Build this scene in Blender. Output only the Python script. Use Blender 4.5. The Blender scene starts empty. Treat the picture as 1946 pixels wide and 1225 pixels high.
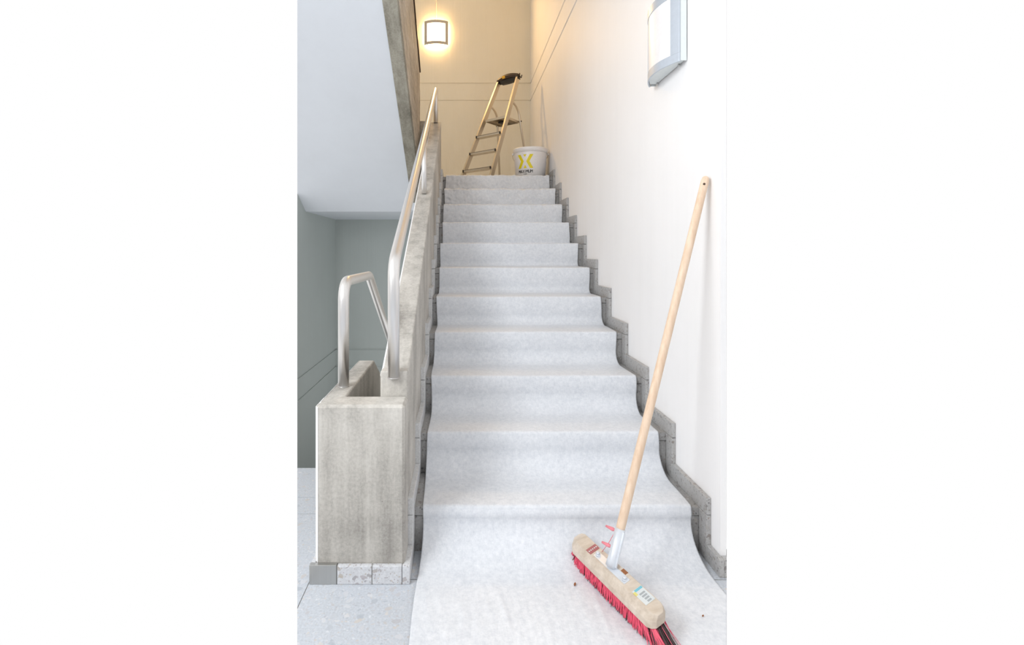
import bpy, bmesh, math, random
from math import sin, cos, pi, radians
from mathutils import Vector, Matrix, noise

random.seed(7)
SC = bpy.context.scene
COL = SC.collection

# ------------------------------------------------------------------ camera
F = 918.0                      # focal length in px of the 1946 px wide frame
H = 1.126                      # eye height above the lower landing
cd = bpy.data.cameras.new('camera')
cam = bpy.data.objects.new('camera', cd)
COL.objects.link(cam)
cam.location = (0, 0, H)
cam.rotation_euler = (radians(90), 0, 0)
cd.sensor_width = 36.0
cd.lens = F / 1946 * 36
cd.shift_x = (973 - 875) / 1946
cd.shift_y = -(612.5 - 480) / 1946
cd.clip_start = 0.02
SC.camera = cam

# ------------------------------------------------------------------ world, lights, exposure
w = bpy.data.worlds.new('world')
SC.world = w
w.use_nodes = True
bg = w.node_tree.nodes['Background']
bg.inputs['Color'].default_value = (1.0, 1.0, 1.0, 1)
bg.inputs['Strength'].default_value = 1.0
SC.view_settings.view_transform = 'Standard'
SC.view_settings.look = 'None'
SC.view_settings.gamma = 1
SC.view_settings.use_curve_mapping = False
SC.view_settings.exposure = 0.0


def area_light(name, loc, target, sx, sy, power, color):
    l = bpy.data.lights.new(name, 'AREA')
    l.shape = 'RECTANGLE'
    l.size, l.size_y = sx, sy
    l.energy = power
    l.color = color
    o = bpy.data.objects.new(name, l)
    COL.objects.link(o)
    o.location = loc
    o.rotation_euler = (Vector(target) - Vector(loc)).to_track_quat('-Z', 'Y').to_euler()
    return o


# unseen window at the left, and an added fill light behind the camera
area_light('window_light', (-1.93, 0.35, 2.05), (0.6, 1.2, 1.0), 1.5, 1.5, 93, (0.94, 0.975, 1.0))
area_light('rear_fill_light', (-0.1, -2.6, 2.0), (0.3, 3.0, 1.6), 2.4, 2.0, 9, (0.93, 0.97, 1.0))

# ------------------------------------------------------------------ stair figures
R = 0.17                       # rise
T = 0.29                       # tread
N = 11


def nose(k):                   # Y of riser k
    return (5.29 + k) * T


LAND = N * R                   # 1.87, upper landing
SLOPE = R / T
WR = 0.915                     # right wall face
WL = -1.632                    # left wall face
YB = 6.32                      # back wall face


def ray(px):                   # X per metre of Y for the two side limits of what was photographed
    return (px - 875) / F


KL, KR = ray(565), ray(1381)


# ------------------------------------------------------------------ materials
def srgb(r, g, b):
    def f(c):
        c /= 255.0
        return c / 12.92 if c <= 0.04045 else ((c + 0.055) / 1.055) ** 2.4
    return (f(r), f(g), f(b), 1)


class NT:
    def __init__(self, name):
        self.m = bpy.data.materials.new(name)
        self.m.use_nodes = True
        self.t = self.m.node_tree
        self.b = self.t.nodes['Principled BSDF']
        self.tc = self.t.nodes.new('ShaderNodeTexCoord')

    def n(self, kind, **kw):
        nd = self.t.nodes.new(kind)
        for k, v in kw.items():
            if k in nd.inputs:
                nd.inputs[k].default_value = v
            else:
                setattr(nd, k, v)
        return nd

    def l(self, a, b):
        self.t.links.new(a, b)

    def mapping(self, scale, src='Object'):
        mp = self.n('ShaderNodeMapping')
        mp.inputs['Scale'].default_value = scale
        self.l(self.tc.outputs[src], mp.inputs['Vector'])
        return mp.outputs['Vector']

    def noise(self, scale, vec, detail=6, rough=0.6):
        nd = self.n('ShaderNodeTexNoise')
        nd.inputs['Scale'].default_value = scale
        nd.inputs['Detail'].default_value = detail
        nd.inputs['Roughness'].default_value = rough
        self.l(vec, nd.inputs['Vector'])
        return nd.outputs['Fac']

    def ramp(self, fac, stops):
        r = self.n('ShaderNodeValToRGB')
        e = r.color_ramp.elements
        e[0].position, e[0].color = stops[0]
        e[1].position, e[1].color = stops[-1]
        for p, c in stops[1:-1]:
            x = e.new(p)
            x.color = c
        self.l(fac, r.inputs['Fac'])
        return r.outputs['Color']

    def mix(self, fac, a, b, mode='MIX'):
        mx = self.n('ShaderNodeMix', data_type='RGBA', blend_type=mode)
        for s, v in ((mx.inputs[0], fac), (mx.inputs[6], a), (mx.inputs[7], b)):
            if hasattr(v, 'is_output') or isinstance(v, bpy.types.NodeSocket):
                self.l(v, s)
            else:
                s.default_value = v
        return mx.outputs[2]

    def math(self, op, a, b=0.0):
        m = self.n('ShaderNodeMath', operation=op)
        for s, v in ((m.inputs[0], a), (m.inputs[1], b)):
            if isinstance(v, bpy.types.NodeSocket):
                self.l(v, s)
            else:
                s.default_value = v
        return m.outputs[0]

    def bump(self, h, strength, dist):
        bp = self.n('ShaderNodeBump')
        bp.inputs['Strength'].default_value = strength
        bp.inputs['Distance'].default_value = dist
        self.l(h, bp.inputs['Height'])
        self.l(bp.outputs['Normal'], self.b.inputs['Normal'])

    def color(self, c):
        if isinstance(c, bpy.types.NodeSocket):
            self.l(c, self.b.inputs['Base Color'])
        else:
            self.b.inputs['Base Color'].default_value = c

    def set(self, **kw):
        for k, v in kw.items():
            self.b.inputs[k.replace('_', ' ')].default_value = v


def plain(name, col, rough=0.6, metal=0.0, spec=0.5):
    m = NT(name)
    vec = m.mapping((1, 1, 1))
    f = m.noise(60, vec, 3)
    a = tuple(min(1, c * 0.97) for c in col[:3]) + (1,)
    b = tuple(min(1, c * 1.02) for c in col[:3]) + (1,)
    m.color(m.ramp(f, [(0.3, a), (0.7, b)]))
    m.set(Roughness=rough, Metallic=metal)
    m.b.inputs['Specular IOR Level'].default_value = spec
    return m.m


def paint_mat(name, col, board=(9, 9, 0.25), strength=0.25):
    """painted board-marked concrete: faint upright board lines"""
    m = NT(name)
    v1 = m.mapping(board)
    lines = m.noise(1.0, v1, 8, 0.75)
    v2 = m.mapping((1, 1, 1))
    fine = m.noise(220, v2, 4)
    big = m.noise(1.3, v2, 4)
    a = tuple(c * 0.955 for c in col[:3]) + (1,)
    m.color(m.ramp(m.math('ADD', m.math('MULTIPLY', big, 0.6), m.math('MULTIPLY', lines, 0.4)), [(0.35, a), (0.6, col)]))
    h = m.math('ADD', m.math('MULTIPLY', lines, 1.0), m.math('MULTIPLY', fine, 0.12))
    m.bump(h, strength, 0.012)
    m.set(Roughness=0.6)
    m.b.inputs['Specular IOR Level'].default_value = 0.25
    return m.m


def concrete_mat(name, light, mid, dark, stretch=(9, 9, 0.9), contrast=1.0):
    m = NT(name)
    v = m.mapping((1, 1, 1))
    vs = m.mapping(stretch)
    blot = m.noise(3.2, v, 6, 0.52)
    streak = m.noise(1.6, vs, 8, 0.7)
    fine = m.noise(90, v, 5, 0.7)
    f = m.math('ADD', m.math('ADD', m.math('MULTIPLY', blot, 0.40), m.math('MULTIPLY', streak, 0.36)), m.math('MULTIPLY', fine, 0.22))
    c = m.ramp(f, [(0.38, dark), (0.50, mid), (0.60, light)])
    # small pores
    vo = m.n('ShaderNodeTexVoronoi')
    vo.inputs['Scale'].default_value = 26
    m.l(v, vo.inputs['Vector'])
    pore = m.math('LESS_THAN', vo.outputs['Distance'], 0.07)
    gate = m.math('GREATER_THAN', m.noise(9, v, 2), 0.56)
    pm = m.math('MULTIPLY', pore, gate)
    c2 = m.mix(m.math('MULTIPLY', pm, 0.5), c, tuple(x * 0.45 for x in dark[:3]) + (1,))
    m.color(c2)
    h = m.math('SUBTRACT', m.math('ADD', m.math('MULTIPLY', streak, 0.9), m.math('MULTIPLY', fine, 0.35)), pm)
    m.bump(h, 0.16, 0.004)
    m.set(Roughness=0.82)
    m.b.inputs['Specular IOR Level'].default_value = 0.25
    return m.m


def terrazzo_mat(name, base, chips, scale=55, big=22, amount=0.55, rough=0.35):
    m = NT(name)
    v = m.mapping((1, 1, 1))
    wob = m.n('ShaderNodeTexNoise')
    wob.inputs['Scale'].default_value = 30
    m.l(v, wob.inputs['Vector'])
    vm = m.n('ShaderNodeVectorMath', operation='MULTIPLY_ADD')
    m.l(wob.outputs['Color'], vm.inputs[0])
    vm.inputs[1].default_value = (0.034, 0.034, 0.034)
    m.l(v, vm.inputs[2])
    out = None
    cur = base
    fine = m.noise(140, v, 4, 0.7)
    cur = m.ramp(fine, [(0.3, tuple(c * 0.82 for c in base[:3]) + (1,)), (0.7, tuple(min(1, c * 1.1) for c in base[:3]) + (1,))])
    for sc, gate_t, rad in ((scale, 1 - amount, 0.34), (big, 1 - amount * 0.62, 0.36)):
        vo = m.n('ShaderNodeTexVoronoi', feature='F1')
        vo.inputs['Scale'].default_value = sc
        m.l(vm.outputs[0], vo.inputs['Vector'])
        sep = m.n('ShaderNodeSeparateColor')
        m.l(vo.outputs['Color'], sep.inputs['Color'])
        chipc = m.ramp(sep.outputs['Red'], [(i / max(1, len(chips) - 1), c) for i, c in enumerate(chips)])
        mask = m.math('MULTIPLY', m.math('LESS_THAN', vo.outputs['Distance'], rad),
                      m.math('GREATER_THAN', sep.outputs['Green'], gate_t))
        cur = m.mix(m.math('MULTIPLY', mask, 0.72), cur, chipc)
    m.color(cur)
    m.bump(fine, 0.08, 0.002)
    m.set(Roughness=rough)
    return m.m


M = {}
M['wall'] = paint_mat('wall_paint', srgb(248, 247, 247), strength=0.18)
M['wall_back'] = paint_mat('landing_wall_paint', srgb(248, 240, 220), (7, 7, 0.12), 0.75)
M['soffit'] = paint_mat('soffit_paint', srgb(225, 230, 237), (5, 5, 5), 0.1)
M['well_shade'] = paint_mat('shade_toned_well_paint', srgb(192, 199, 197), (9, 9, 0.2), 0.3)  # grey-green puts the stairwell's shade into its white walls
M['concrete'] = concrete_mat('concrete', srgb(211, 207, 200), srgb(190, 186, 179), srgb(150, 146, 140))
M['concrete_old'] = concrete_mat('weathered_concrete', srgb(176, 172, 160), srgb(150, 146, 134), srgb(108, 104, 94), (14, 5, 1.4))
M['concrete_lamplit'] = concrete_mat('lamplit_board_marked_concrete', srgb(214, 206, 194), srgb(192, 182, 168), srgb(156, 146, 132), (20, 3, 20))  # warmer, lighter copy of the concrete: lamp glow put into the colour
CH = [srgb(120, 122, 128), srgb(168, 166, 168), srgb(205, 200, 192), srgb(150, 142, 136), srgb(214, 216, 220), srgb(176, 160, 140), srgb(134, 130, 134)]
CHF = [srgb(170, 177, 186), srgb(194, 198, 204), srgb(212, 214, 218), srgb(188, 186, 189), srgb(220, 223, 228), srgb(204, 196, 188), srgb(178, 180, 188)]
M['floor'] = terrazzo_mat('floor_terrazzo', srgb(199, 204, 211), CHF, 85, 34, 0.8, 0.3)
CHD = [srgb(70, 72, 78), srgb(120, 116, 114), srgb(172, 168, 164), srgb(104, 98, 94), srgb(186, 186, 188), srgb(140, 128, 116), srgb(88, 86, 90)]
M['step'] = terrazzo_mat('step_terrazzo', srgb(158, 157, 156), CHD, 95, 40, 0.6, 0.5)
M['skirt'] = terrazzo_mat('skirting_terrazzo', srgb(178, 177, 176), CHD[1:], 110, 55, 0.6, 0.4)
M['skirt_light'] = terrazzo_mat('pale_skirting_terrazzo', srgb(214, 215, 218), [srgb(150, 142, 146), srgb(176, 168, 172), srgb(166, 158, 160), srgb(194, 182, 164), srgb(146, 142, 148)], 105, 44, 0.62, 0.4)
M['skirt_plain'] = terrazzo_mat('plain_skirting_terrazzo', srgb(214, 215, 216), [srgb(190, 190, 192), srgb(204, 203, 202), srgb(222, 223, 225)], 90, 42, 0.6, 0.4)
M['grout'] = plain('grout', srgb(150, 150, 148), 0.9)


def steel_mat(name, col, rough, aniso=(160, 160, 3)):
    m = NT(name)
    f = m.noise(1.0, m.mapping(aniso), 4)
    m.color(m.ramp(f, [(0.3, tuple(c * 0.95 for c in col[:3]) + (1,)), (0.7, col)]))
    m.set(Roughness=rough, Metallic=1.0)
    return m.m


M['steel'] = steel_mat('brushed_stainless_steel', srgb(236, 234, 232), 0.36)
M['steel_plate'] = steel_mat('stainless_plate', srgb(196, 196, 194), 0.42)
M['alu'] = steel_mat('ladder_aluminium', srgb(214, 204, 188), 0.42)
M['alu_dark'] = steel_mat('ladder_tread_aluminium', srgb(150, 140, 126), 0.5)
M['zinc'] = plain('zinc_plated_steel', srgb(226, 230, 236), 0.35, 0.35)
M['black'] = plain('black_plastic', srgb(34, 30, 28), 0.5)
M['dark_brown'] = plain('dark_handle_plastic', srgb(66, 48, 34), 0.5)
M['yellow'] = plain('yellow_print', srgb(232, 214, 20), 0.5)
M['sticker_yellow'] = plain('yellow_sticker', srgb(230, 178, 50), 0.5)
M['ink'] = plain('black_ink', srgb(20, 20, 22), 0.6)
M['bucket'] = plain('white_bucket_plastic', srgb(238, 236, 236), 0.35)
M['lamp_frame'] = plain('lamp_frame_grey', srgb(196, 188, 176), 0.4)
M['lamp_frame_white'] = plain('lamp_frame_silver', srgb(196, 204, 214), 0.35, 0.3)
M['lamp_body'] = plain('lamp_body_white', srgb(226, 232, 232), 0.45)
M['opal'] = plain('opal_acrylic', srgb(238, 236, 236), 0.3)


def emit(name, col, strength):
    m = NT(name)
    m.color((0.9, 0.88, 0.8, 1))
    m.b.inputs['Emission Color'].default_value = col
    m.b.inputs['Emission Strength'].default_value = strength
    return m.m


M['lit'] = emit('lit_opal_acrylic', (1.0, 0.72, 0.40, 1), 4)
M['lit_side'] = emit('lit_diffuser_side', (1.0, 0.62, 0.26, 1), 22)


def fleece_mat():
    m = NT('protective_fleece')
    v = m.mapping((1, 1, 1))
    mott = m.noise(55, v, 8, 0.75)
    big = m.noise(4, v, 3, 0.5)
    vf = m.mapping((260, 60, 60))
    fib = m.noise(1.0, vf, 5, 0.8)
    vg = m.mapping((70, 260, 260))
    fib2 = m.noise(1.0, vg, 5, 0.8)
    f = m.math('ADD', m.math('ADD', m.math('MULTIPLY', mott, 0.45), m.math('MULTIPLY', big, 0.1)),
               m.math('MULTIPLY', m.math('ADD', fib, fib2), 0.225))
    m.color(m.ramp(f, [(0.38, srgb(206, 210, 217)), (0.5, srgb(223, 226, 231)), (0.62, srgb(237, 239, 243))]))
    m.bump(m.math('ADD', mott, m.math('MULTIPLY', fib, 0.5)), 0.22, 0.003)
    m.set(Roughness=0.42)
    m.b.inputs['Specular IOR Level'].default_value = 0.35
    return m.m


M['fleece'] = fleece_mat()


def wood_mat(name, a, b, vecscale=(60, 60, 3), pink=None):
    m = NT(name)
    v = m.mapping(vecscale)
    f = m.noise(1.0, v, 6, 0.65)
    m.color(m.ramp(f, [(0.35, a), (0.65, b)]))
    m.bump(f, 0.1, 0.001)
    m.set(Roughness=0.55)
    return m.m


M['handle_wood'] = wood_mat('pale_handle_wood', srgb(222, 192, 164), srgb(238, 214, 190))
M['block_wood'] = wood_mat('broom_block_wood', srgb(196, 180, 162), srgb(220, 207, 192), (4, 40, 40))
M['red'] = plain('red_bristle', srgb(238, 88, 116), 0.5)
M['dark_bristle'] = plain('dark_bristle', srgb(66, 44, 44), 0.6)
M['pink'] = plain('pink_plastic', srgb(236, 140, 150), 0.5)
M['label_red'] = plain('red_label', srgb(170, 104, 104), 0.6)
M['label_white'] = plain('white_label', srgb(214, 218, 218), 0.6)
M['label_cyan'] = plain('cyan_label_print', srgb(120, 190, 205), 0.6)
M['label_yellow'] = plain('yellow_label_print', srgb(222, 212, 130), 0.6)
M['label_grey'] = plain('grey_label_print', srgb(166, 170, 172), 0.6)
M['leaf'] = plain('dry_leaf', srgb(150, 96, 60), 0.8)


# ------------------------------------------------------------------ mesh helpers
class MB:
    def __init__(self):
        self.v = []
        self.f = []
        self.s = []

    def add(self, verts, faces, smooth=False):
        o = len(self.v)
        self.v += [tuple(p) for p in verts]
        self.f += [tuple(i + o for i in f) for f in faces]
        self.s += [smooth] * len(faces)
        return self

    def box(self, x0, x1, y0, y1, z0, z1):
        v = [(x, y, z) for z in (z0, z1) for y in (y0, y1) for x in (x0, x1)]
        return self.add(v, [(0, 2, 3, 1), (4, 5, 7, 6), (0, 1, 5, 4), (2, 6, 7, 3), (0, 4, 6, 2), (1, 3, 7, 5)])

    def obox(self, c, ax, ay, az, sx, sy, sz):
        """box centred at c with half axes"""
        c, ax, ay, az = Vector(c), Vector(ax).normalized(), Vector(ay).normalized(), Vector(az).normalized()
        v = [c + ax * x * sx + ay * y * sy + az * z * sz for z in (-.5, .5) for y in (-.5, .5) for x in (-.5, .5)]
        return self.add(v, [(0, 2, 3, 1), (4, 5, 7, 6), (0, 1, 5, 4), (2, 6, 7, 3), (0, 4, 6, 2), (1, 3, 7, 5)])

    def loft(self, rings, cap=True, smooth=False, closed=True):
        n = len(rings[0])
        v = [p for r in rings for p in r]
        f = []
        for i in range(len(rings) - 1):
            for j in range(n if closed else n - 1):
                k = (j + 1) % n
                f.append((i * n + j, i * n + k, (i + 1) * n + k, (i + 1) * n + j))
        self.add(v, f, smooth)
        if cap and closed:
            o = len(self.v) - len(v)
            self.f.append(tuple(o + j for j in range(n))[::-1])
            self.f.append(tuple(o + (len(rings) - 1) * n + j for j in range(n)))
            self.s += [False, False]
        return self

    def prism(self, poly, axis, a, b):
        """poly of 2-D points extruded along axis 'x' (poly=(y,z)) or 'z' (poly=(x,y)) or 'y' (poly=(x,z))"""
        def P(p, t):
            return {'x': (t, p[0], p[1]), 'y': (p[0], t, p[1]), 'z': (p[0], p[1], t)}[axis]
        return self.loft([[P(p, a) for p in poly], [P(p, b) for p in poly]])

    def tube(self, path, r, n=20, cap=True):
        path = [Vector(p) for p in path]
        rings = []
        up = None
        for i, p in enumerate(path):
            t = (path[min(i + 1, len(path) - 1)] - path[max(i - 1, 0)]).normalized()
            if up is None:
                up = t.orthogonal().normalized()
            up = (up - t * up.dot(t)).normalized()
            s = t.cross(up)
            rr = r[i] if isinstance(r, (list, tuple)) else r
            rings.append([p + (up * cos(2 * pi * k / n) + s * sin(2 * pi * k / n)) * rr for k in range(n)])
        return self.loft(rings, cap, True)

    def build(self, name, mat, parent=None, bevel=0.0, seg=2, loc=None):
        me = bpy.data.meshes.new(name)
        me.from_pydata(self.v, [], self.f)
        me.polygons.foreach_set('use_smooth', self.s)
        bm = bmesh.new()
        bm.from_mesh(me)
        bmesh.ops.recalc_face_normals(bm, faces=bm.faces)
        bm.to_mesh(me)
        bm.free()
        for m_ in (mat if isinstance(mat, (list, tuple)) else [mat]):
            me.materials.append(m_)
        o = bpy.data.objects.new(name, me)
        COL.objects.link(o)
        if parent:
            o.parent = parent
        if bevel:
            md = o.modifiers.new('bevel', 'BEVEL')
            md.width = bevel
            md.segments = seg
            md.limit_method = 'ANGLE'
            md.angle_limit = radians(35)
            md.harden_normals = False
        return o


def tag(o, label, cat, group=None):
    o['label'] = label
    o['category'] = cat
    if group:
        o['group'] = group
    return o


def structure(o):
    o['kind'] = 'structure'
    return o


def empty(name, loc, label=None, cat=None, group=None):
    o = bpy.data.objects.new(name, None)
    o.empty_display_size = 0.05
    COL.objects.link(o)
    o.location = loc
    if label:
        tag(o, label, cat, group)
    return o


def adopt(child, parent):
    """parent a world-built mesh while keeping it in place"""
    child.parent = parent
    child.matrix_parent_inverse = Matrix.Translation(parent.location).inverted()
    return child


def fillet(pts, rads, seg=10):
    """round the inner corners of a polyline"""
    pts = [Vector(p) for p in pts]
    out = [pts[0]]
    for i in range(1, len(pts) - 1):
        a, b, c = pts[i - 1], pts[i], pts[i + 1]
        r = rads[i - 1]
        d1, d2 = (a - b).normalized(), (c - b).normalized()
        ang = d1.angle(d2)
        t = min(r / math.tan(ang / 2), (a - b).length * 0.95, (c - b).length * 0.95)
        p0, p2 = b + d1 * t, b + d2 * t
        r2 = t * math.tan(ang / 2)
        cen = b + (d1 + d2).normalized() * (r2 / sin(ang / 2))
        e1, e2 = p0 - cen, p2 - cen
        tot = e1.angle(e2)
        for k in range(seg + 1):
            s = k / seg
            out.append(cen + (e1 * sin((1 - s) * tot) + e2 * sin(s * tot)) / sin(tot))
    out.append(pts[-1])
    return out


def clip(poly, inside, inter):
    out = []
    for i in range(len(poly)):
        a, b = poly[i - 1], poly[i]
        ia, ib = inside(a), inside(b)
        if ia != ib:
            out.append(inter(a, b))
        if ib:
            out.append(b)
    return out


def clip_field(poly):
    """keep the part of a plan polygon that lies in the field the photograph covers"""
    for k, s in ((KL, 1), (KR, -1)):
        g = lambda p: s * (p[0] - k * p[1])
        def inter(a, b):
            ga, gb = g(a), g(b)
            t = ga / (ga - gb)
            return (a[0] + (b[0] - a[0]) * t, a[1] + (b[1] - a[1]) * t)
        poly = clip(poly, lambda p: g(p) >= 0, inter)
        if len(poly) < 3:
            return []
    return poly


def rect(x0, x1, y0, y1):
    return [(x0, y0), (x1, y0), (x1, y1), (x0, y1)]


# ------------------------------------------------------------------ the setting
ZT = 5.3
GU = (3.113, 3.337)            # upper grooves
GLo = (-0.354, -0.134)         # lower grooves


def wall_profile(x_face, x_back, z0, z1, grooves, g=0.021, d=0.009):
    s = 1 if x_back > x_face else -1
    p = [(x_face, z0)]
    for z in grooves:
        p += [(x_face, z - g / 2), (x_face + s * d, z - g / 2), (x_face + s * d, z + g / 2), (x_face, z + g / 2)]
    p += [(x_face, z1), (x_back, z1), (x_back, z0)]
    return p


# right wall with its outside corner near the viewer
mb = MB()
prof = wall_profile(WR, WR + 0.02, 0, ZT, GU)
mb.loft([[(x, 1.70, z) for x, z in prof], [(x, YB + 0.1, z) for x, z in prof]])
mb.loft([[(WR + 0.02, 1.702, z) for z in (0, ZT)] + [(WR + 0.15, (WR + 0.15) / KR, z) for z in (ZT, 0)],
         [(WR + 0.02, YB + 0.1, z) for z in (0, ZT)] + [(WR + 0.15, YB + 0.1, z) for z in (ZT, 0)]])
structure(mb.build('wall_right', M['wall']))

# back wall, upper landing part and the part down in the stairwell
mb = MB()
prof = wall_profile(YB, YB + 0.15, 1.7, ZT, GU)
mb.loft([[(WL - 0.1, y, z) for y, z in prof], [(WR + 0.02, y, z) for y, z in prof]])
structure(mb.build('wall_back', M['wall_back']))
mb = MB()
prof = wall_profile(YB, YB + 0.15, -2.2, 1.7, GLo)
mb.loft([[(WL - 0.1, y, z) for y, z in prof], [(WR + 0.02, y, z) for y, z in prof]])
structure(mb.build('wall_back_lower', M['well_shade']))
# unseen stairwell side wall pieces, added out of view to block sky light
mb = MB().prism([(1.95, 2.3), (4.84, 3.75), (4.84, ZT), (1.95, ZT)], 'x', WL - 0.25, WL - 0.02)
structure(mb.build('wall_left_upper_baffle', M['wall']))
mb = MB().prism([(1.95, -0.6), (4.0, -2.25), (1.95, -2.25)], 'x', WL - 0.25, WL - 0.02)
structure(mb.build('wall_left_lower_baffle', M['well_shade']))

# left wall of the stairwell
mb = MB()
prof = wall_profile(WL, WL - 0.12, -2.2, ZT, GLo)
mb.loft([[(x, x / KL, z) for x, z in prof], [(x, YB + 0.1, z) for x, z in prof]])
structure(mb.build('wall_left', M['well_shade']))

# ceiling high above the upper landing
mb = MB()
mb.box(WL, WR, 4.6, YB + 0.1, ZT, ZT + 0.15)
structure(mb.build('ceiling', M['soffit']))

# floor of terrazzo tiles
fl = structure(empty('floor', (0, 0, 0)))
g = 0.0015
tiles = [(-1.6, -0.517, 2.223, 2.53), (-1.6, -0.517, 2.084, 2.223), (-1.6, -0.517, 1.44, 2.084),
         (-0.517, -0.43, 1.667, 2.53), (-0.517, -0.10, 1.06, 1.665), (-0.10, 0.5, 1.06, 1.665), (0.5, 1.2, 1.06, 1.6635),
         (-0.2, 0.4, 1.6665, 1.84), (0.4, 0.93, 1.6665, 1.84)]
for x0, x1, y0, y1 in tiles:
    p = clip_field(rect(x0 + g, x1 - g, y0 + g, y1 - g))
    if len(p) < 3:
        continue
    m_ = MB().prism(p, 'z', -0.03, 0)
    adopt(m_.build('floor_tile', M['floor']), fl)
for i in range(6):
    for j in range(6):
        adopt(MB().box(-1.94 + i * 0.61 + g, -1.33 + i * 0.61 - g, 1.06 - (j + 1) * 0.61 + g, 1.06 - j * 0.61 - g, -0.03, 0).build('floor_tile', M['floor']), fl)
adopt(MB().box(-2.1, 2.1, -2.7, 1.06, -0.2, -0.0022).build('mortar_bed', M['grout']), fl)
p = clip_field(rect(-1.6, 1.2, 1.06, 1.84))
adopt(MB().prism(p, 'z', -0.2, -0.0022).build('mortar_bed', M['grout']), fl)
p = clip_field(rect(-1.6, -0.5, 1.84, 2.53))
adopt(MB().prism(p, 'z', -0.2, -0.0022).build('mortar_bed', M['grout']), fl)

# the hall behind the viewer: unseen walls added to hold back sky light, and the underside of the next flight
mb = MB().box(-2.15, -2.0, -2.7, 1.95, -0.2, 3.5)
structure(mb.build('wall_hall_left', M['wall']))
mb = MB().box(2.1, 2.25, -2.7, 1.70, -0.2, 3.5)
structure(mb.build('wall_hall_right', M['wall']))
mb = MB().box(-2.15, 2.25, -2.85, -2.7, -0.2, 3.5)
structure(mb.build('wall_front', M['wall']))
mb = MB().prism([(2.0, 3.5), (4.9, ZT), (4.9, ZT + 0.3), (2.0, 3.8)], 'x', -0.38, WR + 0.02)
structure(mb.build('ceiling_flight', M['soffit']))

# upper landing
mb = MB()
mb.prism([(WL, 5.10), (-0.50, 5.10), (-0.50, 4.95), (-0.19, 4.95), (-0.19, nose(N) + 0.015), (WR, nose(N) + 0.015), (WR, YB), (WL, YB)], 'z', 1.56, LAND - 0.002)
structure(mb.build('floor_landing', M['soffit']))

# flight above: white soffit
c0 = 1.56 + 5.10 * SLOPE       # soffit plane z = c0 - SLOPE * y
ya = 2.35
plan = [(WL, 5.10), (-0.5, 5.10), (-0.5, ya), (KL * ya, ya), (WL, WL / KL)]
bot = [(x, y, c0 - SLOPE * y) for x, y in plan]
top = [(x, y, c0 - SLOPE * y + 0.32) for x, y in plan]
mb = MB().loft([bot, top])
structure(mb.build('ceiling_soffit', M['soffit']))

# concrete parapet of the flight above
up = empty('stair_parapet', (-0.45, 4.7, 1.8), 'weathered raw concrete parapet of the flight overhead, its underside slanting down beside the white soffit', 'parapet')
cp = 5.65
ye = 4.72
adopt(MB().prism([(ya, c0 - 0.012 - SLOPE * ya), (4.95, c0 - 0.012 - SLOPE * 4.95), (4.95, 2.30), (ye, 2.42), (ye, cp - SLOPE * ye), (ya, cp - SLOPE * ya)], 'x', -0.50, -0.402)
      .build('parapet_wall', M['concrete_old'], bevel=0.006), up)
# board-marked inner face, a hand's breadth of separate formwork boards
for i in range(7):
    z0 = c0 + 0.03 + i * 0.149
    adopt(MB().prism([(ya, z0 - SLOPE * ya), (ye - 0.002, z0 - SLOPE * ye), (ye - 0.002, z0 + 0.145 - SLOPE * ye), (ya, z0 + 0.145 - SLOPE * ya)], 'x', -0.403, -0.396 + 0.0012 * (i % 3))
          .build('board_mark', M['concrete_lamplit'], bevel=0.002), up)
adopt(MB().prism([(ya, cp + 0.002 - SLOPE * ya), (ye + 0.005, cp + 0.002 - SLOPE * ye), (ye + 0.005, cp + 0.03 - SLOPE * ye), (ya, cp + 0.03 - SLOPE * ya)], 'x', -0.50, -0.388)
      .build('coping', M['dark_brown'], bevel=0.003), up)

# ------------------------------------------------------------------ main staircase, step by step
st = empty('staircase', (0.36, nose(1), 0), 'straight flight of eleven grey terrazzo steps rising between concrete parapet and white wall', 'stairs')
for k in range(1, N + 1):
    y0 = nose(k)
    y1 = nose(k + 1) if k < N else nose(k) + 0.3
    z1 = k * R - (0.0 if k < N else 0.001)
    tr = MB().box(-0.19, WR - 0.002, y0 - 0.004, y1 + 0.02, z1 - 0.035, z1).build('tread', M['step'], bevel=0.004)
    rs = MB().box(-0.19, WR - 0.002, y0, y0 + 0.03, z1 - R, z1 - 0.037).build('riser', M['step'])
    adopt(tr, st)
    adopt(rs, st)
pr = [(nose(1) + 0.03, -0.02)]
for k in range(1, N):
    pr += [(nose(k) + 0.03, k * R - 0.036), (nose(k + 1) + 0.03, k * R - 0.036)]
pr += [(nose(N) + 0.03, LAND - 0.31), (nose(N) - 0.05, LAND - 0.31), (nose(1) + 0.35, -0.2), (nose(1) + 0.03, -0.2)]
adopt(MB().prism(pr, 'x', -0.188, WR - 0.004).build('stair_slab', M['concrete']), st)


# stepped skirting on the right wall and on the parapet
def skirting(name, xa, xb, kind_label, mat, ystart):
    root = structure(empty(name, ((xa + xb) / 2, nose(1), 0)))
    s = 0.062
    q = 0.0012
    m_ = MB().box(xa, xb, ystart, nose(1) - s - q, 0.0, s)
    adopt(m_.build('skirting_tile', mat, bevel=0.002), root)
    for k in range(1, N + 1):
        y = nose(k)
        # upright strip in front of the riser, reaching the height of the tread strip
        adopt(MB().box(xa, xb, y - s, y + (-0.004 if k else 0), (k - 1) * R, k * R - 0.002).build('skirting_tile', mat, bevel=0.002), root)
        # corner + strip lying along the tread
        y1 = nose(k + 1) - s - q if k < N else YB - 0.001
        adopt(MB().box(xa, xb, y - s, y1, k * R + 0.0, k * R + s).build('skirting_tile', mat, bevel=0.002), root)
    return root


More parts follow.
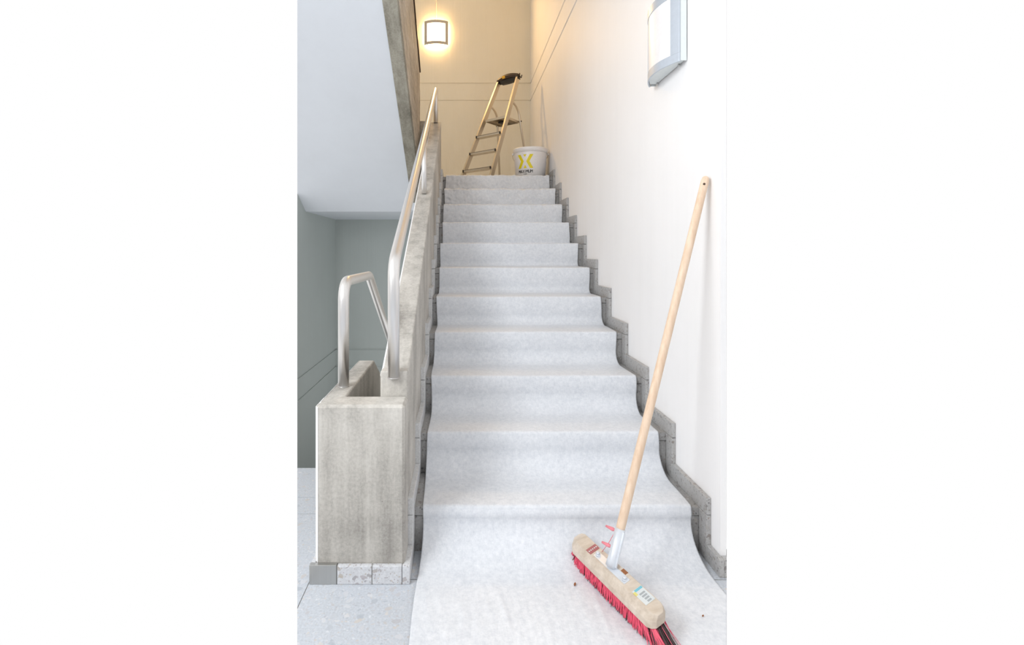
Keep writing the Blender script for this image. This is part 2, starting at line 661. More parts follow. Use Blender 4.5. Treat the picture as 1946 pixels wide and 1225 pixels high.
tr1 = skirting('trim_1', WR - 0.017, WR - 0.0005, 'right', M['skirt'], 1.672)
adopt(MB().prism([(WR - 0.0002, 1.672), (KR * 1.672, 1.672), (KR * 1.699, 1.699), (WR - 0.0002, 1.699)], 'z', 0, 0.062).build('skirting_tile', M['skirt'], bevel=0.002), tr1)
tr2 = skirting('trim_2', -0.1935, -0.172, 'left', M['skirt_plain'], 1.655)

# ------------------------------------------------------------------ concrete balustrade between the flights
ba = empty('concrete_balustrade', (-0.34, 1.71, 0), 'pale raw concrete balustrade: a square newel wall with two arms, one rising beside the steps', 'balustrade')
ZP = 0.603
XL, XR = -0.497, -0.191
adopt(MB().box(XL, XR, 1.656, 1.765, 0, ZP).build('newel_wall', M['concrete'], bevel=0.009, seg=1), ba)
# left arm: level, then down with the lower flight
prl = [(1.764, -0.25), (1.764, ZP - 0.001), (2.35, ZP - 0.001), (5.4, ZP - (5.4 - 2.35) * SLOPE), (5.4, -2.1), (4.6, -2.1)]
adopt(MB().prism(prl, 'x', XL + 0.001, -0.418).build('lower_arm', M['concrete'], bevel=0.008, seg=3), ba)
# right arm: rises with the steps to the upper landing
def zp(y):
    return -0.370 + SLOPE * y
prr = [(1.764, -0.1), (1.764, zp(1.764) + 0.03), (1.81, zp(1.81) + 0.004), (4.80, zp(4.80) - 0.02), (4.80, 1.56), (4.72, 1.56), (2.1, -0.1)]
adopt(MB().prism(prr, 'x', -0.293, XR - 0.001).build('upper_arm', M['concrete'], bevel=0.007, seg=3), ba)
# cross wall on the upper landing
adopt(MB().box(-0.400, -0.2935, 4.74, 4.93, 1.87, 2.42).build('cross_wall', M['concrete_lamplit'], bevel=0.005), ba)
# white strips on the stairwell side, lapping over the left-hand chamfers
adopt(MB().prism([(XL - 0.0016, 1.664), (XL + 0.0088, 1.6545), (XL + 0.0088, 1.6575), (XL + 0.0005, 1.666), (XL + 0.0005, 1.764), (XL - 0.0016, 1.764)], 'z', 0.066, ZP - 0.006)
      .build('white_edge', M['wall']), ba)['label'] = 'white edge strip'
adopt(MB().prism([(XL - 0.0002, ZP - 0.012), (XL - 0.0002, ZP - 0.006), (XL + 0.007, ZP + 0.0008), (XL + 0.007, ZP - 0.004)], 'y', 1.70, 2.34)
      .build('white_edge', M['wall']), ba)
pq = [(1.768, zp(1.768) + 0.02), (1.81, zp(1.81) + 0.0035), (4.78, zp(4.78) - 0.02)]
adopt(MB().loft([[(-0.2935, y_, z_ - 0.012), (-0.2935, y_, z_ - 0.004), (-0.287, y_, z_ + 0.001), (-0.2860, y_, z_ - 0.002)] for y_, z_ in pq])
      .build('white_edge', M['wall']), ba)
# skirting round the newel wall
adopt(MB().box(-0.5135, -0.421, 1.639, 1.6555, 0, 0.066).build('metal_corner_cover', M['steel_plate'], bevel=0.0015), ba)['label'] = 'plain grey metal corner cover'
adopt(MB().box(-0.5135, -0.4975, 1.656, 2.0, 0, 0.062).build('skirting_tile', M['skirt_light'], bevel=0.002), ba)
for a, b in ((-0.419, -0.301), (-0.2995, -0.199), (-0.1975, -0.172)):
    adopt(MB().box(a, b, 1.639, 1.6545, 0, 0.064).build('skirting_tile', M['skirt_light'], bevel=0.003), ba)
adopt(MB().box(-0.4205, -0.4195, 1.640, 1.6545, 0, 0.062).build('joint', M['grout']), ba)
adopt(MB().box(-0.301, -0.2995, 1.640, 1.6545, 0, 0.062).build('joint', M['grout']), ba)

# ------------------------------------------------------------------ lower flight going down
lf = empty('lower_staircase', (-1.0, 2.53, -0.2), 'grey terrazzo flight going down behind the edge of the lower floor', 'stairs')
for k in range(1, 10):
    y0 = 2.53 + (k - 1) * T
    p = clip_field(rect(WL, -0.4985, y0, y0 + T - 0.001))
    if len(p) >= 3:
        adopt(MB().prism(p, 'z', -k * R - 0.2, -k * R).build('step', M['step']), lf)
mb = MB().box(WL, -0.3, 5.14, YB, -2.2, -10 * R)
structure(mb.build('floor_lower', M['step']))

# ------------------------------------------------------------------ handrails
RT = 0.0212


def handrail(path, rads, label, posts=()):
    base = Vector(path[0])
    root = empty('handrail', base, label, 'handrail')
    adopt(MB().tube(fillet(path, rads, 12), RT, 28).build('rail', M['steel']), root)
    for a, b, r in posts:
        adopt(MB().tube([a, b], r, 24).build('post', M['steel']), root)
    for b in [path[0], path[-1]]:
        b = Vector(b)
        fl_ = MB().tube([b, b + Vector((0, 0, 0.0015))], RT + 0.0012, 24)
        adopt(fl_.build('weld_ring', M['steel']), root)
    return root


xr = -0.243
handrail([(xr, 1.757, zp(1.757) + 0.012), (xr, 1.757, 1.085), (xr, 4.775, 2.745), (xr, 4.775, zp(4.775) - 0.02)], [0.10, 0.03],
         'long stainless steel handrail slanting up the parapet beside the steps',
         [((xr, 3.233, zp(3.233) - 0.004), (xr, 3.233, 1.085 + (3.233 - 1.757) * 0.55), 0.017)])
xl = -0.458
s2 = 0.62
handrail([(xl, 1.894, ZP), (xl, 1.894, 1.012), (xl, 2.42, 1.012), (xl, 4.6, 1.012 - (4.6 - 2.42) * s2), (xl, 4.6, ZP - (4.6 - 2.35) * SLOPE)], [0.07, 0.06, 0.05],
         'short bent stainless steel handrail on the low left arm, going down the lower flight')

# ------------------------------------------------------------------ protective fleece over the steps
RAD = {1: 0.155, 2: 0.10, 3: 0.09, 4: 0.075, 5: 0.06, 6: 0.05, 7: 0.035, 8: 0.02, 9: 0.015, 10: 0.012, 11: 0.012}
prof = []                      # (y, z, step)
TH = 0.006
y = 0.70
while y < nose(1) - RAD[1] - 0.020:
    prof.append((y, TH))
    y += 0.009
for k in range(1, N + 1):
    r = RAD[k]
    yk, z0 = nose(k) - 0.010, (k - 1) * R + TH
    rz = min(r * 0.9, 0.12)
    for i in range(10):
        a = i / 9 * pi / 2
        prof.append((yk - r + r * sin(a), z0 + rz * (1 - cos(a))))
    ztop = k * R + TH
    n0 = 0.012
    a0 = z0 + rz
    for i in range(1, 13):
        t = i / 13
        prof.append((yk - 0.004 * sin(pi * t), a0 + (ztop - n0 - a0) * t))
    for i in range(6):
        a = i / 5 * pi / 2
        prof.append((yk + n0 - n0 * cos(a), ztop - n0 + n0 * sin(a)))
    yend = (nose(k + 1) - 0.010 - RAD[k + 1]) if k < N else nose(k) + 0.05
    ya_ = yk + n0
    for i in range(1, 12):
        prof.append((ya_ + (yend - ya_) * i / 12, ztop))
NX = 210
verts, faces = [], []
XA, XB = -0.145, 0.868
for i, (y, z) in enumerate(prof):
    # tangent normal of the profile
    j0, j1 = max(i - 1, 0), min(i + 1, len(prof) - 1)
    ty, tz = prof[j1][0] - prof[j0][0], prof[j1][1] - prof[j0][1]
    L = math.hypot(ty, tz) or 1
    ny, nz = -tz / L, ty / L
    s = i * 0.02
    xa = XA + 0.004 * noise.noise(Vector((y * 3.1, z * 3.1, 1.7))) + 0.0045 * sin(y * 7.3 + z * 9)
    xb = XB + 0.004 * noise.noise(Vector((y * 3.1, z * 3.1, 8.2))) + 0.004 * sin(y * 8.1 + z * 11 + 2)
    xb_c = min(xb, KR * y)
    upf = max(0.0, min(1.0, (y - 3.6) / 0.8))
    for j in range(NX + 1):
        u = j / NX
        x = xa + (xb_c - xa) * u
        d = 0.0022 * (noise.noise(Vector((x * 4, y * 5, z * 5))) + 0.3)
        # soft ripples on the floor part, running away from the stair foot
        if y < 1.75:
            fz = min(1.0, (1.75 - y) / 0.2)
            cen = math.exp(-((x - 0.18) / 0.22) ** 2)
            ph = (x + 0.55 * (y - 1.5) ** 2 * 2 + 0.03 * noise.noise(Vector((x * 6, y * 4, 3)))) * 2 * pi
            d += fz * cen * (0.5 + noise.noise(Vector((x * 5, y * 4, 9)))) * (0.0032 * 0.3 * sin(ph / 0.024 + 6 * noise.noise(Vector((x * 7, y * 5, 0)))) + 0.005 * max(0, sin(ph / 0.13 + 1.2)) ** 6)
            d += fz * 0.0022 * noise.noise(Vector((x * 42, y * 11, 5)))
        # crinkles of the film backing on the top steps
        if upf > 0 and z > 0.1:
            n1 = noise.noise(Vector((x * 9 + z * 6, y * 14, z * 16)))
            d += upf * 0.010 * (1 - abs(n1) * 2.2) * 0.6
            n2 = noise.noise(Vector((x * 26 + z * 22, y * 40, z * 46)))
            d += upf * 0.006 * (1 - abs(n2) * 2)
        d = max(d, -0.002)
        verts.append((x, y + ny * d, z + nz * d))
for i in range(len(prof) - 1):
    for j in range(NX):
        a = i * (NX + 1) + j
        faces.append((a, a + 1, a + NX + 2, a + NX + 1))
mb = MB().add(verts, faces, True)
fleece = mb.build('protective_fleece', M['fleece'])
# keep normals upward
me = fleece.data
if me.polygons[10].normal.z < 0:
    me.flip_normals()
sd = fleece.modifiers.new('thickness', 'SOLIDIFY')
sd.thickness = 0.003
sd.offset = -1
tag(fleece, 'long white protective fleece laid over all the steps and the floor in front', 'floor covering')


# ------------------------------------------------------------------ wall lamps
def wall_lamp(label, origin, ex, ey, lit):
    """square lamp with a bowed front; ex = unit along the wall, ey = unit out of the wall"""
    root = empty('wall_lamp', origin, label, 'lamp')
    o, ex, ey = Vector(origin), Vector(ex), Vector(ey)
    ez = Vector((0, 0, 1))
    P = lambda x, y, z: o + ex * x + ey * y + ez * z
    Wd, Ht, ins = 0.155, 0.155, 0.036
    def bow(x, base):
        return base + 0.048 * (1 - (x / Wd) ** 2)
    n = 18
    # back body, slightly smaller
    body = MB()
    prof_ = []
    for i in range(n + 1):
        x = -0.14 + 0.28 * i / n
        prof_.append((x, bow(x, 0.035) - 0.008))
    ring = lambda z: [P(0.14, 0.006, z), P(-0.14, 0.006, z)] + [P(a, b, z) for a, b in prof_]
    body.loft([ring(-0.145), ring(0.145)])
    adopt(body.build('diffuser_body', M['lit_side'] if lit else M['lamp_body']), root)
    adopt(MB().loft([[P(a, b, z) for a, b in ((-0.12, 0), (0.12, 0), (0.12, 0.006), (-0.12, 0.006))] for z in (-0.13, 0.13)]).build('back_plate', M['lamp_body']), root)
    # frame
    fr = MB()
    def strip(x0, x1, z0, z1, m):
        a = [[P(x0 + (x1 - x0) * i / m, bow(x0 + (x1 - x0) * i / m, 0.035) + dd, z) for z, dd in ((z0, 0), (z1, 0), (z1, -0.006), (z0, -0.006))] for i in range(m + 1)]
        fr.loft(a)
    strip(-Wd, Wd, Ht - ins, Ht, n)
    strip(-Wd, Wd, -Ht, -Ht + ins, n)
    strip(-Wd, -Wd + ins, -Ht + ins, Ht - ins, 3)
    strip(Wd - ins, Wd, -Ht + ins, Ht - ins, 3)
    adopt(fr.build('frame', M['lamp_frame'] if lit else M['lamp_frame_white'], bevel=0.001), root)
    # side lips of the frame
    if not lit:
        for s_ in (-1, 1):
            lip = MB()
            lip.loft([[P(s_ * Wd, 0.0285, z), P(s_ * Wd, 0.004, z), P(s_ * (Wd - 0.005), 0.004, z), P(s_ * (Wd - 0.005), 0.0285, z)] for z in (-Ht + 0.004, Ht - 0.004)])
            adopt(lip.build('side_panel', M['lamp_body']), root)
        for x in (-0.1, 0.12):
            adopt(MB().tube([P(x, 0.01, -0.145), P(x, 0.01, -0.155)], 0.004, 10).build('screw', M['steel_plate']), root)
    # glowing panel
    pn = MB()
    m = 14
    xa, xb = -Wd + ins - 0.002, Wd - ins + 0.002
    pn.loft([[P(xa + (xb - xa) * i / m, bow(xa + (xb - xa) * i / m, 0.035) + dd, z) for z, dd in ((-Ht + ins - .002, -0.003), (Ht - ins + .002, -0.003), (Ht - ins + .002, -0.007), (-Ht + ins - .002, -0.007))] for i in range(m + 1)])
    adopt(pn.build('diffuser_panel', M['lit'] if lit else M['opal']), root)
    if lit:
        l = bpy.data.lights.new('lamp_glow', 'AREA')
        l.shape = 'DISK'
        l.size = 0.18
        l.energy = 29
        l.color = (1.0, 0.60, 0.23)
        lo = bpy.data.objects.new('lamp_glow', l)
        COL.objects.link(lo)
        lo.location = ey * 0.0845
        lo.rotation_euler = ey.to_track_quat('-Z', 'Y').to_euler()
        lo.parent = root
    return root


zl = H + (480 - 60) * (YB - 0.08) / F
wall_lamp('lit square wall lamp glowing warm yellow on the wall above the upper landing', (-0.315, YB, zl), (1, 0, 0), (0, -1, 0), True)
wall_lamp('unlit square silver-framed wall lamp on the white wall above the broom', (WR, 2.10, 2.052), (0, 1, 0), (-1, 0, 0), False)
# painted conduit above the lit lamp
tag(MB().tube([(-0.313, YB - 0.006, zl + 0.14), (-0.313, YB - 0.006, ZT)], 0.004, 10).build('cable_conduit', M['wall_back']),
    'thin painted conduit running up the wall from the lit lamp', 'conduit')

# ------------------------------------------------------------------ stepladder
lad = empty('stepladder', (0.40, 5.48, LAND), 'aluminium stepladder with three treads, platform and black top handle on the upper landing', 'ladder')
PF = Vector((0.397, 5.48, 0))
u = Vector((0.76, -0.65, 0)).normalized()
v = Vector((0.65, 0.76, 0)).normalized()
Z = Vector((0, 0, 1))
zpf = 2.64


def lp(n_, side, half=None, dv=0.0, z=None):
    """front-rail point n_ treads below (-) or above the platform"""
    hw = 0.165 - 0.0120 * n_
    hw = max(hw, 0.128)
    if half is not None:
        hw = half
    return PF + v * (0.102 * n_ + dv) + u * (side * hw) + Z * ((zpf + 0.205 * n_) if z is None else z)


nb = (LAND - zpf) / 0.205
fr_dir = (lp(2.0, 0, 0) - lp(0, 0, 0)).normalized()
fwd = u.cross(fr_dir).normalized()
for s_ in (-1, 1):
    a, b = lp(nb + 0.03, s_), lp(2.45, s_)
    ring = lambda c, ww: [c + u * x * ww + fwd * y_ for x, y_ in ((-.011, -.027), (.011, -.027), (.011, .027), (-.011, .027))]
    railo = adopt(MB().loft([ring(lp(nb + 0.03, s_), 1), ring(lp(-1, s_), 1), ring(lp(1.5, s_), 1), ring(lp(2.5, s_), 1)]).build('front_rail', M['alu'], bevel=0.002), lad)
    adopt(MB().loft([ring(lp(nb + 0.005, s_), 1.5), ring(lp(nb + 0.25, s_), 1.5)]).build('foot', M['black']), railo)
    # bent tubular rear leg
    hp, hb = 0.150, 0.215
    p0 = lp(0.95, s_, 0.150, 0.02)
    p1 = lp(0.75, s_, 0.150, 0.16)
    p2 = lp(0, s_, hp, 0.262)
    p3 = lp(0, s_, hb, 0.262 + 0.125, LAND + 0.012)
    lego = adopt(MB().tube(fillet([p0, p1, p3], [0.16], 10), 0.0125, 14).build('rear_leg', M['alu']), lad)
    adopt(MB().tube([p3 + Z * 0.03, p3 - Z * 0.011], 0.0165, 12).build('foot', M['black']), lego)
    tt = (p1.z - zpf) / (p1.z - p3.z)
    pr_ = p1 + (p3 - p1) * tt
    adopt(MB().tube([pr_ - u * 0.018, pr_ + u * 0.018], 0.008, 10).build('rivet', M['black']), lego)
for n_ in (-1, -2, -3):
    hw = 0.165 - 0.0120 * n_ - 0.011
    c = lp(n_, 0, 0)
    tro = adopt(MB().obox(c, u, v, Z, 2 * hw, 0.075, 0.024).build('tread', M['alu'], bevel=0.003), lad)
    for s_ in (-1, 1):
        adopt(MB().obox(lp(n_, s_, hw - 0.002) - v * 0.04, u, v, Z, 0.010, 0.010, 0.028).build('tread_end_cap', M['black']), tro)
    adopt(MB().obox(c - v * 0.0385 + Z * 0.010, u, v, Z, 2 * hw, 0.004, 0.005).build('tread_edge', M['alu_dark']), tro)
# platform
c = lp(0, 0, 0, 0.135)
pl = MB()
pl.obox(c + Z * 0.012, u, v, Z, 0.27, 0.285, 0.004)
for s_ in (-1, 1):
    pl.obox(c + u * s_ * 0.134, u, v, Z, 0.004, 0.285, 0.024)
    pl.obox(c + v * s_ * 0.141, u, v, Z, 0.27, 0.004, 0.024)
for i in range(-4, 5):
    pl.obox(c + u * i * 0.028 + Z * 0.006, u, v, Z, 0.003, 0.28, 0.010)
adopt(pl.build('platform', M['alu']), lad)
adopt(MB().obox(c - Z * 0.012 + v * 0.02, u, v, Z, 0.07, 0.11, 0.02).build('platform_catch', M['black'], bevel=0.003), lad)
# top handle: arched dark hand rail
hd = MB()
rings = []
for i in range(13):
    t = -1 + i / 6
    cc = lp(2.55, 0, 0) + u * t * 0.142 + Z * (0.018 * (1 - t * t) + 0.012) - v * 0.012 * (1 - t * t)
    hh, dd = 0.020 + 0.006 * (1 - t * t), 0.026
    rings.append([cc + v * a * dd + Z * b * hh for a, b in ((-.8, -1), (.8, -1), (1, 0), (.7, 1), (-.7, 1), (-1, 0))])
hd.loft(rings)
tho = adopt(hd.build('top_handle', M['dark_brown'], bevel=0.002), lad)
tray = [lp(2.5, 0, 0) + u * a * 0.118 + Z * b - v * 0.0 for a, b in ((-1, 0.012), (1, 0.012), (0.9, -0.035), (0, -0.042), (-0.75, -0.038))]
adopt(MB().loft([[p_ - v * 0.018 for p_ in tray], [p_ + v * 0.022 for p_ in tray]]).build('tool_tray', M['black']), lad)
adopt(MB().obox(lp(2.55, 0, 0) - u * 0.045 + Z * 0.024 - v * 0.034, u, v, Z, 0.04, 0.012, 0.03).build('sticker', M['sticker_yellow']), tho)['label'] = 'yellow sticker'
for s_ in (-1, 1):
    adopt(MB().obox(lp(2.5, s_), u, v, Z, 0.03, 0.06, 0.05).build('end_cap', M['black'], bevel=0.006), lad)
hk = lp(2.55, 1) + u * 0.02
adopt(MB().tube([hk + Z * 0.035, hk - Z * 0.0, hk + u * 0.022 - Z * 0.022, hk + u * 0.03 + Z * 0.008], 0.007, 10).build('hook', M['dark_brown']), lad)

# ------------------------------------------------------------------ bucket
bx, by = 0.715, 4.945
bk = empty('bucket', (bx, by, LAND), 'white plastic bucket with yellow X emblem and black lettering at the top of the steps', 'bucket')
BH, rb, rt_ = 0.305, 0.148, 0.170
nn = 48


def circ(r, z):
    return [(bx + r * cos(2 * pi * i / nn), by + r * sin(2 * pi * i / nn), LAND + z) for i in range(nn)]


def brad(z):
    return rb + (rt_ - rb) * z / BH


zb = 0.001
outer = [circ(rb - 0.006, zb), circ(rb, zb + 0.006), circ(brad(0.25), 0.25), circ(brad(BH), BH),
         circ(brad(BH) - 0.003, BH), circ(brad(0.02) - 0.004, 0.02)]
adopt(MB().loft(outer, True, True).build('bucket_body', M['bucket']), bk)
rim = [circ(brad(0.262) + 0.0005, 0.262), circ(brad(0.262) + 0.005, 0.263), circ(brad(0.29) + 0.006, 0.290), circ(brad(0.30) + 0.007, 0.300), circ(brad(0.30) + 0.005, 0.308), circ(brad(0.3) - 0.004, 0.308), circ(brad(0.3) - 0.004, 0.30)]
adopt(MB().loft(rim, False, True).build('rim', M['bucket']), bk)
ha = radians(15)
hdv = Vector((cos(ha), -sin(ha) * 0.2, 0)).normalized()
for s_ in (-1, 1):
    ee = Vector((bx, by, LAND + 0.262)) + hdv * s_ * (rt_ + 0.004)
    adopt(MB().tube([ee - hdv * s_ * 0.004, ee + hdv * s_ * 0.010], 0.011, 14).build('handle_ear', M['bucket']), bk)
hp_ = []
side = hdv.cross(Z).normalized()
for i in range(25):
    a = pi * i / 24
    q = Vector((bx, by, LAND + 0.262)) + hdv * cos(a) * (rt_ + 0.012) + (-side) * sin(a) * 0.172 + Z * (-0.10 * sin(a))
    if q.xy.length and (q - Vector((bx, by, q.z))).length < brad(0.2) + 0.006:
        d_ = (q - Vector((bx, by, q.z))).normalized() * (brad(0.2) + 0.006)
        q = Vector((bx, by, q.z)) + d_
    hp_.append(q)
adopt(MB().tube(hp_, 0.002, 8).build('wire_handle', M['steel_plate']), bk)


# emblem and lettering wrapped on the bucket's front
def wrap(pt, cx_ang=-90 - 27, off=0.0008):
    s_, z = pt
    ang = radians(cx_ang) + s_ / 0.162
    r = brad(z) + off
    return (bx + r * cos(ang), by + r * sin(ang), LAND + z)


def decal(name, polys, mat, cz=0.0):
    m_ = MB()
    slices = []
    for poly in polys:
        lo, hi = min(p_[0] for p_ in poly), max(p_[0] for p_ in poly)
        k_ = max(1, math.ceil((hi - lo) / 0.012))
        for i_ in range(k_):
            q = poly
            for lim, sg in ((lo + (hi - lo) * i_ / k_, 1), (lo + (hi - lo) * (i_ + 1) / k_, -1)):
                q = clip(q, lambda p_: sg * (p_[0] - lim) >= -1e-9,
                         lambda a_, b_: (lim, a_[1] + (b_[1] - a_[1]) * (lim - a_[0]) / (b_[0] - a_[0])))
            if len(q) > 2:
                slices.append(q)
    for poly in slices:
        n_ = len(poly)
        fr_ = [wrap(p_, off=0.0014) for p_ in poly]
        bk_ = [wrap(p_, off=-0.0004) for p_ in poly]
        m_.loft([bk_, fr_])
    return adopt(m_.build(name, mat), bk)


ez_ = 0.165                    # emblem centre height
def E(pts):
    return [(a * 0.068, ez_ + b * 0.068) for a, b in pts]
decal('emblem', [E([(-1.22, 1), (-0.72, 1), (-0.20, 0), (-0.66, 0)]), E([(-0.66, 0), (-0.20, 0), (-0.72, -1), (-1.22, -1)]),
                 E([(1.22, 1), (0.66, 0), (0.18, 0), (0.72, 1)]), E([(0.66, 0), (1.22, -1), (0.72, -1), (0.18, 0)]),
                 E([(-0.26, 1), (0.24, 1), (0.0, 0.62)]), E([(-0.26, -1), (0.0, -0.5), (0.24, -1)])], M['yellow'])
GL = {'M': [[(0, 0), (.2, 0), (.2, 1), (0, 1)], [(.8, 0), (1, 0), (1, 1), (.8, 1)], [(.2, 1), (.2, .68), (.5, .28), (.5, .6)], [(.8, 1), (.5, .6), (.5, .28), (.8, .68)]],
      'A': [[(0, 0), (.2, 0), (.55, 1), (.38, 1)], [(.8, 0), (1, 0), (.62, 1), (.45, 1)], [(.26, .2), (.74, .2), (.68, .38), (.32, .38)]],
      'X': [[(0, 0), (.22, 0), (1, 1), (.78, 1)], [(.78, 0), (1, 0), (.22, 1), (0, 1)]],
      'I': [[(.38, 0), (.62, 0), (.62, 1), (.38, 1)]],
      'U': [[(0, .12), (.2, .12), (.2, 1), (0, 1)], [(.8, .12), (1, .12), (1, 1), (.8, 1)], [(0, .12), (.15, 0), (.85, 0), (1, .12), (.8, .2), (.2, .2)]]}
x = -0.080
hh = 0.029
for i, ch in enumerate('MAXIMUM'):
    wd = {'M': 0.0235, 'A': 0.0235, 'X': 0.022, 'I': 0.014, 'U': 0.022}[ch]
    decal('letter', [[(x + a * wd, 0.052 + b * hh) for a, b in poly] for poly in GL[ch]], M['ink'])
    x += wd + (0.0015 if ch != 'I' else 0.001)
    if i < 6 and 'MAXIMUM'[i + 1] == 'I':
        x -= 0.001
# the tiny second line, too small to read
dx = -0.018
for wd in (0.003, 0.003, 0.0, 0.004, 0.004, 0.004, 0.004):
    if wd:
        decal('small_print', [[(dx, 0.037), (dx + wd, 0.037), (dx + wd, 0.043), (dx, 0.043)]], M['ink'])
    dx += wd + 0.0015 + (0.003 if wd == 0 else 0)

# ------------------------------------------------------------------ broom
A0 = Vector((0.435, 1.735, 0))
A1 = Vector((0.5615, 1.4095, 0))
ax = (A1 - A0).normalized()
ay = Vector((-ax.y, ax.x, 0))          # to the right / back
if ay.x < 0:
    ay = -ay
bc = (A0 + A1) / 2
br = empty('broom', (bc.x, bc.y, TH), 'wooden push broom with red and dark bristles leaning on the right wall', 'broom')
LB, WB = 0.410, 0.064
zb0, zb1 = 0.060, 0.100
tilt = 0.0


TILT = 0.35                    # the head rocks towards the viewer under the leaning handle


def BP(a, b, z):
    return bc + ax * a + ay * b + Z * (z + b * TILT * min(1.0, z / 0.05))


AYT = (ay + Z * TILT).normalized()
ZTT = (Z - ay * TILT).normalized()


# block: chamfered top edges and octagonal ends
def bring(a, wk, zt):
    w2 = WB / 2 * wk
    return [BP(a, -w2, zb0), BP(a, w2, zb0), BP(a, w2, zb0 + 0.020), BP(a, w2 * 0.66, zt), BP(a, -w2 * 0.66, zt), BP(a, -w2, zb0 + 0.020)]


L2 = LB / 2
adopt(MB().loft([bring(-L2, 0.45, zb1 - 0.006), bring(-L2 + 0.008, 0.78, zb1 - 0.002), bring(-L2 + 0.022, 1, zb1), bring(L2 - 0.022, 1, zb1), bring(L2 - 0.008, 0.78, zb1 - 0.002), bring(L2, 0.45, zb1 - 0.006)])
      .build('block', M['block_wood'], bevel=0.0015), br)
# bristles
rnd = random.Random(3)


def bristles(name, mat, rows, cols, per, b0, b1, splay, rr=0.0011, a_lo=-1, a_hi=1):
    m_ = MB()
    for r_ in range(rows):
        b = b0 + (b1 - b0) * (r_ / max(1, rows - 1))
        for c_ in range(cols):
            t = a_lo + (a_hi - a_lo) * (c_ + 0.5 * (r_ % 2)) / (cols - 0.5)
            a = t * (L2 - 0.012)
            wlim = 1.0 if abs(a) < L2 - 0.03 else 0.7
            for _ in range(per):
                p0 = BP(a + rnd.gauss(0, .0015), b * wlim + rnd.gauss(0, .0015), zb0 + 0.002)
                sa = t * abs(t) ** 5 * (0.075 if t > 0 else 0.015) + rnd.gauss(0, .005)
                sb = b / 0.03 * splay + rnd.gauss(0, .0035)
                zz = TH + 0.004 + abs(rnd.gauss(0, .002)) - min(0, b) * 0.05
                p2 = BP(a + sa, b * wlim + sb, zz)
                p1 = (p0 * 0.5 + p2 * 0.5) + (p0 - p2).cross(Z).normalized() * 0.0 + Vector((0, 0, 0.004)) - (ax * sa + ay * sb) * 0.08
                rings_ = []
                for p_, q_ in ((p0, rr), (p1, rr), (p2, rr * 0.8)):
                    rings_.append([p_ + ax * q_ * cos(k * 2.094) + ay * q_ * sin(k * 2.094) for k in range(3)])
                m_.loft(rings_, cap=False)
    o = adopt(m_.build(name, mat), br)
    o['kind'] = 'stuff'
    return o


bristles('red_bristles', M['red'], 2, 44, 9, -0.027, -0.022, 0.002)['label'] = 'red bristles'
bristles('dark_bristles', M['dark_bristle'], 5, 40, 8, -0.018, 0.020, 0.016)['label'] = 'dark brown bristles'
bristles('red_bristles', M['red'], 3, 30, 2, -0.010, 0.026, 0.020)['label'] = 'red bristles'
# metal socket plate, socket tube, bolts
hb_ = BP(-0.008, -0.004, zb1)
ht_ = Vector((WR - 0.016, 1.768, 1.405))
hdir = (ht_ - hb_).normalized()
spo = adopt(MB().obox(BP(-0.008, -0.004, zb1 + 0.0012), ax, AYT, ZTT, 0.155, 0.024, 0.0024).build('socket_plate', M['zinc'], bevel=0.0008), br)
sock = MB().tube([hb_ - Z * 0.0 + hdir * 0.004, hb_ + hdir * 0.03, hb_ + hdir * 0.125], [0.019, 0.0165, 0.0165], 20)
adopt(sock.build('socket', M['zinc']), br)
sw = hdir.cross(ax).normalized()
adopt(MB().obox(hb_ + hdir * 0.065 + ax * 0.018, ax, hdir, sw, 0.012, 0.11, 0.004).build('clamp_flange', M['zinc']), br)
for a in (-0.075, 0.058):
    adopt(MB().tube([BP(a, -0.004, zb1 + 0.002), BP(a, -0.004, zb1 + 0.005)], 0.0085, 18).build('washer', M['zinc']), spo)
    adopt(MB().tube([BP(a, -0.004, zb1 + 0.005), BP(a, -0.004, zb1 + 0.011)], 0.006, 6).build('bolt', M['zinc']), spo)
# pink cord ends
left = (-ax).normalized()
for h_ in (0.055, 0.108):
    p_ = hb_ + hdir * h_ + left * 0.018
    tip = p_ + left * 0.034 - ay * 0.012
    adopt(MB().tube([p_, p_ * 0.7 + tip * 0.3, tip], [0.003, 0.0065, 0.0035], 8).build('pink_clip', M['pink']), br)['label'] = 'pink plastic clip'
p1 = hb_ + hdir * 0.108 + left * 0.018
p2 = BP(-0.075, 0.012, zb1 + 0.003)
adopt(MB().tube([p1, (p1 + p2) / 2 - Z * 0.006, p2], 0.0011, 6).build('cord', M['pink']), br)
# notch in the block beside the socket
adopt(MB().obox(BP(0.034, 0.016, zb1 - 0.0008), ax, AYT, ZTT, 0.022, 0.012, 0.003).build('notch', M['leaf']), br)
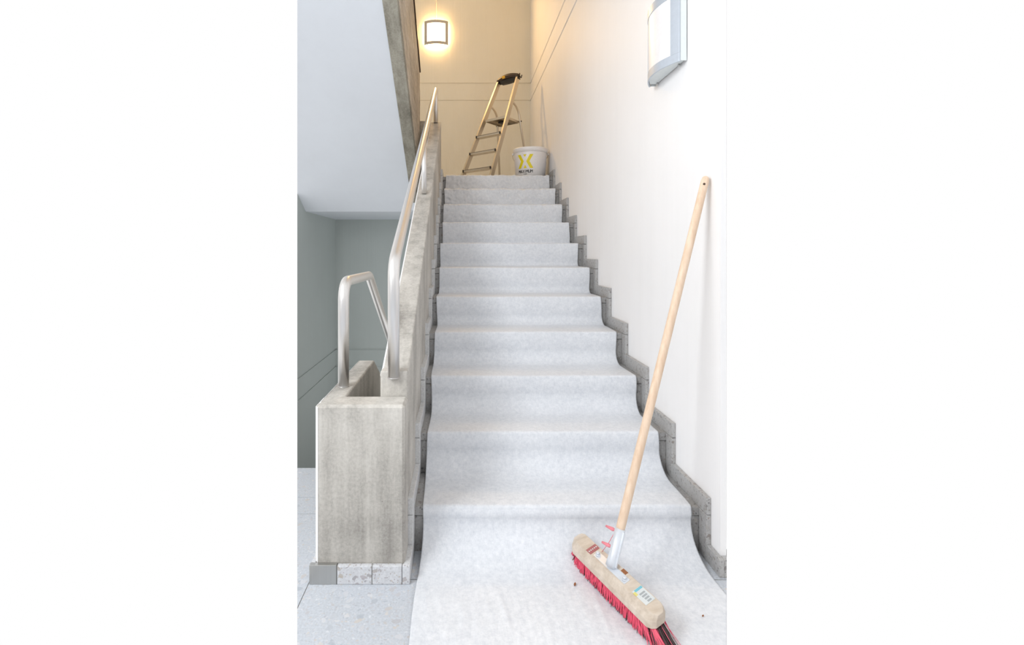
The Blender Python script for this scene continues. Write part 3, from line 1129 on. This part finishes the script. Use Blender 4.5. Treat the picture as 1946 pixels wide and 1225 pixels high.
# labels on the block
def label_patch(name, a, b, la, lb, mat, h_=0.0012, on=None):
    return adopt(MB().obox(BP(a, b, zb1 + h_ / 2), ax, AYT, ZTT, la, lb, h_).build(name, mat), on or br)
lb1 = label_patch('label', -0.108, -0.001, 0.026, 0.040, M['label_red'])
lb1['label'] = 'small red label'
for i in range(5):
    label_patch('label_print', -0.108, -0.015 + i * 0.007, 0.005, 0.004, M['label_white'], 0.0016, lb1)
lb2 = label_patch('label', 0.135, 0.001, 0.060, 0.036, M['label_white'])
lb2['label'] = 'pale sticker'
label_patch('label_print', 0.110, 0.004, 0.008, 0.028, M['label_cyan'], 0.0016, lb2)
label_patch('label_print', 0.118, -0.013, 0.014, 0.008, M['label_yellow'], 0.0016, lb2)
for i in range(4):
    label_patch('label_print', 0.128 + i * 0.010, 0.003, 0.006, 0.020 - 0.002 * i, M['label_grey'], 0.0016, lb2)
# wooden handle
h0 = hb_ + hdir * 0.118
hn = MB()
sd1 = hdir.cross(Vector((0, 1, 0))).normalized()
sd2 = hdir.cross(sd1).normalized()
rings_ = []
Lh = (ht_ - h0).length
for t, r_ in ((0, 0.0135), (0.01, 0.0145), (0.3, 0.0142), (0.7, 0.014), (0.985, 0.0138), (0.996, 0.011), (1.0, 0.005)):
    c = h0 + (ht_ - h0) * t
    rings_.append([c + (sd1 * cos(2 * pi * k / 18) + sd2 * sin(2 * pi * k / 18)) * r_ for k in range(18)])
hn.loft(rings_, True, True)
hobj = hn.build('handle', M['handle_wood'])
adopt(hobj, br)
hc = h0 + (ht_ - h0) * 0.972
cd_ = (Vector((0, 0, H)) - hc)
cd_ = (cd_ - hdir * cd_.dot(hdir)).normalized()
adopt(MB().tube([hc + cd_ * 0.0120, hc + cd_ * 0.0146], 0.0042, 14).build('hang_hole', M['dark_brown']), hobj)

# ------------------------------------------------------------------ specks lying on the fleece
def speck(x, y, label, s_=0.006, rot=0.4):
    c = Vector((x, y, TH + 0.006))
    d1 = Vector((cos(rot), sin(rot), 0))
    d2 = Vector((-sin(rot), cos(rot), 0))
    m_ = MB().loft([[c + d1 * s_ * a + d2 * s_ * b * 0.4 + Z * h_ for a, b in ((-1, 0), (-.3, 1), (.6, .7), (1, 0), (.4, -1), (-.5, -.7))] for h_ in (-0.002, 0.0015)])
    tag(m_.build('debris_crumb', M['leaf']), label, 'debris')
speck(0.745, 1.484, 'tiny dark crumb on the fleece right of the broom head', 0.004)
speck(0.385, 1.625, 'small dry leaf crumb on the fleece left of the bristles', 0.008, 1.1)
